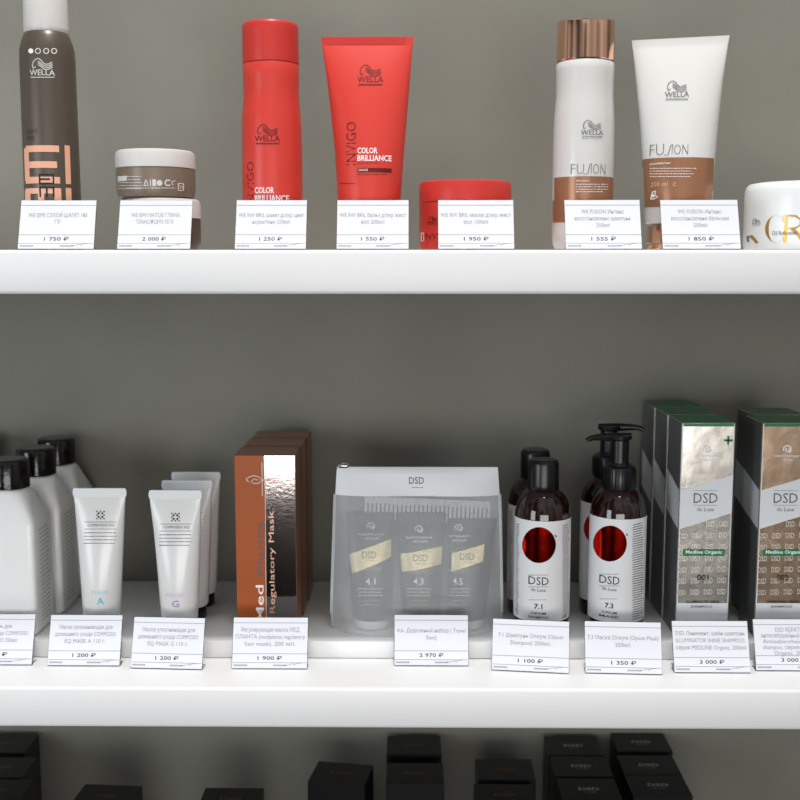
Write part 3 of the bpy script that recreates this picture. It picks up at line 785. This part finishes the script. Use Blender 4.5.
travel_tube(420, [(513, 396, 446, .02, 5), (519, 396.4, 445.6, .04, 4.5), (530, 397, 445, .2, 3), (555, 398.3, 443.6, .5, 2.3), (590, 400.5, 441.8, .8, 2.05), (614, 402, 440.4, .9, 2), (617, 404, 438.4, .9, 2)], '4.3', [(402, 571.5), (441, 563.5), (442.5, 545.5), (400.5, 553.5)], .113, 'dark travel tube numbered 4.3, in the middle of the pouch', 419, 'white')
travel_tube(468, [(519, 448, 496.5, .02, 5), (525, 448.2, 495.5, .04, 4.5), (536, 448, 494, .2, 3), (560, 447.6, 491.5, .5, 2.3), (592, 447, 488, .8, 2.05), (614, 446.6, 486, .9, 2), (617, 448.6, 484, .9, 2)], '4.5', [(451.5, 571), (483, 561), (484.5, 544), (452, 553)], .113, 'dark travel tube numbered 4.5, on the pouch side by the amber bottles', 458.5, 'white')
# comb behind the tubes, held by the pouch
cm = Mesh(); Yc = .117
a = onY(364, 503, Yc); c = onY(490, 508, Yc); n = 30
L = Vector((a.x, Yc, a.z - .012))
ang = math.atan2(a.z - c.z, c.x - a.x)
len_ = (c - a).length
cm.box((0, -.0009, .012), (len_, .0009, .019), 'greycap', .0004, 1)
for i in range(n):
    x = .0015 + (len_ - .003) * i / (n - 1); cm.box((x - .0014, -.0008, -.004), (x + .0014, .0008, .0125), 'greycap')
cm.xf(Matrix.Rotation(ang, 4, 'Y'))
o = cm.build('hair_comb'); o.location = L; tag(o, 'grey fine-toothed comb lying across the pouch behind the tubes', 'comb')

# amber bottles
def amber(L, label, group, pump=None, num='7.1', lines=('OPIUM', 'SHAMPOO'), ax=539, ay=545, dy=0, cols=((512.5, 519.5), (562, 569))):
    t = thing('hair_bottle', label, 'bottle', L, 0, group)
    b = Mesh(); R = 27.6 * scl(L.x, L.y, .08)
    z_sh = silh(L, [(516 + dy, 1)])[0][1]; z_n = silh(L, [(488 + dy, 1)])[0][1]
    pr = [(R * .9, 0), (R * .97, .0015), (R, .005), (R, z_sh)]
    for k in range(1, 9):
        a_ = k / 8 * PI / 2 * .80; pr.append((R * (.30 + .70 * math.cos(a_)) , z_sh + (z_n - z_sh) * math.sin(a_) / math.sin(PI / 2 * .8)))
    pr.append((R * .42, z_n + .001))
    b.lathe(pr, 'amber'); b.build('bottle_body', t)
    lb = Mesh(); zt = onY(px_of(L), 521.5 + dy * 2, L.y - R).z - L.z
    lb.loft([(.016, R + .0004, R + .0004), (zt, R + .0004, R + .0004)], 'label', 72, capb=False, capt=False)
    A = Art(lb, L, R)
    A.disc(ax, ay, 16.8, 'redfoil', 18); A.line([(ax + 16, ay - 10), (ax + 17.6, ay - 8)], 1.2, 'ink')
    A.lift = .0003
    A.dsd((ax - 10.5, 577 + (ay - 545) * .6, ax + 9.5, 583.5 + 1.5 + (ay - 545) * .6), 'black')
    cx = ax - .8; o = (ay - 545) * .6 - 1
    A.micro((cx - 9, 600 + o, cx + 9, 601.5 + o), 1, 'ink', .5, 0)
    A.text(num, (cx - 4.2, 605 + o, cx + 4.2, 610 + o), 'black', bold=.02)
    A.text(lines[0], (cx - 7.5, 613.2 + o, cx + 7.5, 615.6 + o), 'black', bold=.01); A.text(lines[1], (cx - 10, 617.2 + o, cx + 10, 619.6 + o), 'black', bold=.01)
    xc = px_of((L.x, L.y - R, .1))
    # fine slanted print columns
    for (x0, x1) in cols:
        y = 525 + dy
        while y < 620:
            rr = random.uniform(0, 2)
            A.line([(x0 + rr * .4, y + 1.2), ((x0 + x1) / 2, y), (x1 - rr, y - 1.2)], .75, 'ink'); y += 2.35
    lb.build('paper_label', t, ang=60)
    s = scl(L.x, L.y, .17)
    if not pump:
        c = Mesh(); zc = silh(L, [(488 + dy, 1), (459 + dy, 1)]); r = 15.4 * s; z0, h = zc[0][1], zc[1][1]
        c.lathe([(r * .98, z0 - .001), (r * 1.02, z0), (r, z0 + .004), (r, h - .004), (r * .97, h - .0022), (r * .9, h - .0006), (r * .8, h), (r * .5, h - .0003)], 'pump', 48); c.build('cap', t)
    else:
        c = Mesh(); zc = silh(L, [(488 + dy, 1), (466 + dy, 1), (441 + dy, 1), (435.5 + dy, 1)]); r = 16.3 * s; z0, z1, z2, z3 = [q[1] for q in zc]
        pr = [(r, z0 - .001), (r * 1.02, z0 + .001), (r, z1 - .003), (r * .95, z1 - .001), (r * .8, z1)]
        c.lathe(pr, 'pump', 48); 
        for k in range(32):
            a_ = 2 * PI * k / 32; c.tube([(r * math.cos(a_), r * math.sin(a_), z0 + .001), (r * math.cos(a_), r * math.sin(a_), z1 - .003)], .0005, 'pump', 5)
        c.build('pump_collar', t)
        st = Mesh(); st.lathe([(r * .66, z1 - .0005), (r * .62, z1 + .002), (r * .56, z1 + .003), (r * .56, z2)], 'pump', 32); st.build('pump_stem', t)
        hd = Mesh(); a_ = pump
        hd.lathe([(r * .56, z2 + .0001), (r * .72, z2 + .0015), (r * .74, z3 - .0005), (r * .6, z3)], 'pump', 32)
        d = Vector((math.cos(a_), math.sin(a_), 0)); 
        pts = [d * (r * q) + Vector((0, 0, z2 + dz)) for q, dz in ((-.7, .0036), (0, .0030), (.7, .0034), (1.4, .0036), (1.8, .0032), (2.1, .0018), (2.15, .0006))]
        hd.tube(pts, [.0030, .0042, .0040, .0032, .0027, .0024, .0023], 'pump', 12)
        hd.build('pump_head', t)
    return t
L = base(542, 560, .107, RZ + .0003)
amber(L, 'capped amber bottle numbered 7.1, front one, round red foil spot', 'capped amber bottles', None)
Lx = base(542, 560, .107, RZ + .0003)
p1 = [o for o in bpy.data.objects if o.name.startswith('hair_bottle')][0]
dup(p1, L + Vector((-.0015, .056, 0)), 'capped amber bottle standing behind the front 7.1 bottle')
L = base(617, 560, .105, RZ + .0003)
pm = amber(L, 'amber pump bottle numbered 7.3, front one, nozzle pointing left', 'amber pump bottles', PI + .25, '7.3', ('OPIUM', 'MASK'), 610, 543.5, -1, ((632, 643),))
pb = dup(pm, L + Vector((.0005, .06, 0)), 'amber pump bottle behind the front 7.3 bottle, nozzle pointing right')
for ch in pb.children:
    if ch.name.startswith('pump_head'): ch.rotation_euler = (0, 0, PI - .35)

# silver and green cartons
def dsd_box(L, W, Dp, H, label, foil, col, group):
    t = thing('shampoo_carton', label, 'box', L, 0, group)
    b = printed_box(t, W, Dp, H, foil)
    A = Art(b, L, 0)
    x0, x1 = -W / 2 + .0008, W / 2 - .0008
    # top, sides
    b.add([(-W / 2 + .0006, .0006, H + .00015), (W / 2 - .0006, .0006, H + .00015), (W / 2 - .0006, Dp - .0006, H + .00015), (-W / 2 + .0006, Dp - .0006, H + .00015)], [(0, 1, 2, 3)], 'green')
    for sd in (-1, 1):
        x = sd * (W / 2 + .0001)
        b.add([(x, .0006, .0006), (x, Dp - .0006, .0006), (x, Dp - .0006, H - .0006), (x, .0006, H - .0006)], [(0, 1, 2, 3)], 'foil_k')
    ox = col['ox']; P = lambda x, y: A.p(x + ox, y)
    b.decal(*grid(x0, H - .0035, x1, H - .0007), 'green', .0002)
    za, zb_, zc_, zd = P(678, 529)[1], P(734, 513)[1], P(735, 475)[1], P(679, 490)[1]
    b.decal(*quad2((x0, za), (x1, zb_), (x1, zc_), (x0, zd), 1, 1), 'band', .0002)
    # band climbing along both sides
    for sd in (-1, 1):
        x = sd * (W / 2 + .0003); zz = (za, zd) if sd < 0 else (zb_, zc_)
        b.add([(x, .0004, zz[0]), (x, Dp - .0004, zz[0] + .010), (x, Dp - .0004, zz[1] + .012), (x, .0004, zz[1])], [(0, 1, 2, 3)], 'band')
    zs = P(700, 603)[1]
    b.decal(*grid(x0, .0008, x1, zs), 'band', .0002)
    # white front edges of the board
    b.decal(*grid(-W / 2 + .0007, .001, -W / 2 + .0017, H - .001), 'band', .0003); b.decal(*grid(W / 2 - .0015, .001, W / 2 - .0007, H - .001), 'band', .0003)
    A.lift = .0004
    S = lambda q: (q[0] + ox, q[1], q[2] + ox, q[3])
    pm_ = col['pat']
    for r_ in range(7):
        for c_ in range(4):
            cx = 683.5 + c_ * 13.3 + ox - r_ * .35; cy = 523.5 + r_ * 11.3 + (3 - c_) * .3
            if cy < 534 and c_ < 2 - r_ * 2: continue
            if r_ == 0 and c_ < 2: continue
            A.text('DSD', (cx - 4.3, cy - 2.6, cx + 4.3, cy + 3), pm_, bold=.02)
    A.rect(S((727.2, 436, 729.4, 444.6)), 'green', 1); A.rect(S((724, 439.2, 732.6, 441.5)), 'green', 1)
    A.swirl(707 + ox, 449.5, 3.8, 'white', 1.2); A.script(695 + ox, 719 + ox, 456, 1.1, 'white', .8, 4); A.text('de Luxe', S((703, 458, 713, 461)), 'white')
    A.dsd(S((693.5, 493, 717.5, 503)), 'ink', .0)
    A.lift = .0006
    A.rect(S((683, 549, 724.5, 555.8)), 'green', 1)
    A.text(col['num'], S((697, 574.5, 708.5, 580)), 'black', bold=.01)
    A.text(col['l1'], S((686.5, 600.5, 719, 603)), 'black', bold=.015); A.text('SHAMPOO', S((690.5, 605.2, 712, 607.6)), 'ink', bold=.01)
    A.lift = .0008; A.text('Medline Organic', S((685.5, 550, 722, 554.6)), 'white', bold=.02)
    b.build('carton_body', t); return t
Yf = .088
fl, fr_ = onY(678.5, 520, Yf), onY(732, 520, Yf)
W = fr_.x - fl.x; L = Vector(((fl.x + fr_.x) / 2, Yf, RZ + .0003)); H = onY(700, 423, Yf).z - RZ; Dp = .050
g = 'silver and green cartons numbered 001'
gb = dsd_box(L, W, Dp, H, 'silver carton with green top numbered 001, front of its row', 'foil_g', dict(ox=0, pat='ghost', num='001', l1='ILLUMINATOR SHINE'), g)
dup(gb, L + Vector((-.0005, .056, 0)), 'silver carton with green top, middle of the 001 row')
dup(gb, L + Vector((-.001, .112, 0)), 'silver carton with green top, rear of the 001 row by the wall')
fl = onY(758.5, 520, Yf); L = Vector((fl.x + W / 2, Yf, RZ + .0003))
g = 'silver and green cartons numbered 002'
gb = dsd_box(L, W, Dp, H, 'silver carton with green top numbered 002, at the picture edge', 'foil_w', dict(ox=80, pat='ghost', num='002', l1='ANTISEBORRHEIC KERATIN'), g)
dup(gb, L + Vector((.0085, .056, 0)), 'silver carton with green top, behind the front 002 carton')

# ------------------------------------------------------------------ black cartons on the lowest shelf
TZ = -.158; BH = TZ - BZ - .0003
def black_box(pr='kprint'):
    t = thing('black_carton', 'x', 'box')
    W = .0595; Dp = .047
    b = Mesh(); b.box((-W / 2, -Dp / 2, 0), (W / 2, Dp / 2, BH), 'kbox', .0005, 1)
    P, F = fit('DSD', -.0105, -.003, .0105, .003, bold=.02); b.add([(x, y, BH + .0002) for x, y in P], F, pr)
    P, F = fit('de Luxe', -.006, -.0078, .006, -.0055); b.add([(x, y, BH + .0002) for x, y in P], F, pr)
    b.build('carton_body', t); return t
protos = {}
spots = [  # label centre on the lid in the picture, turn, label, group
    (589, 789, 'front carton of the tall black row left of the right-hand pair', 0, 'kprint', 'g1'),
    (581, 766, 'middle black carton of the row below the 7.1 bottles', 0, 'kprint', 'g1'),
    (573.5, 745.5, 'rear black carton of the row below the 7.1 bottles', 0, 'kprint', 'g1'),
    (658, 785, 'front black carton of the row below the 7.3 price card', 0, 'kprint', 'g2'),
    (649, 765, 'middle black carton of the row below the 7.3 price card', 0, 'kprint', 'g2'),
    (639.5, 738.5, 'rear black carton of the row below the 7.3 price card', 0, 'kprint', 'g2'),
    (415, 773, 'black carton with brown print, nearer of the pair below the pouch', 0, 'bprint', 'g3'),
    (414, 745, 'black carton with brown print, farther of the pair below the pouch', 0, 'bprint', 'g3'),
    (505, 795, 'black carton, nearer of the pair right of the pouch price card', 0, 'bprint', 'g4'),
    (505, 769, 'black carton, farther of the pair right of the pouch price card', 0, 'bprint', 'g4'),
    (341, 773, 'single turned black carton left of the pouch cartons', -9, 'bprint', None),
    (231, 799, 'low black carton seen just above the lower picture edge, below the orange cartons', 0, 'bprint', None),
    (106, 796, 'black carton below the violet G tubes, showing a slanted left edge', -4, 'bprint', None),
    
    (5, 743, 'rear black carton at the left picture edge', 0, 'bprint', 'g5'),
    (2, 767, 'middle black carton at the left picture edge', 0, 'bprint', 'g5'),
    (-3, 790, 'front black carton at the left picture edge', 0, 'bprint', 'g5')]
GR = dict(g1='black cartons below the capped amber bottles', g2='black cartons below the pump bottles', g3='black cartons below the pouch', g4='black cartons right of the pouch', g5='black cartons at the picture edge')
for px, py, label, turn, pr, g in spots:
    p = onZ(px, py, TZ); p.z = BZ + .0003
    p.y = min(p.y, WY - .0245)
    if pr not in protos:
        protos[pr] = r = black_box(pr); r.location = p; r.rotation_euler.z = math.radians(turn); r['label'] = label
    else: r = dup(protos[pr], p, label, math.radians(turn))
    if g: r['group'] = GR[g]
    elif 'group' in r.keys(): del r['group']
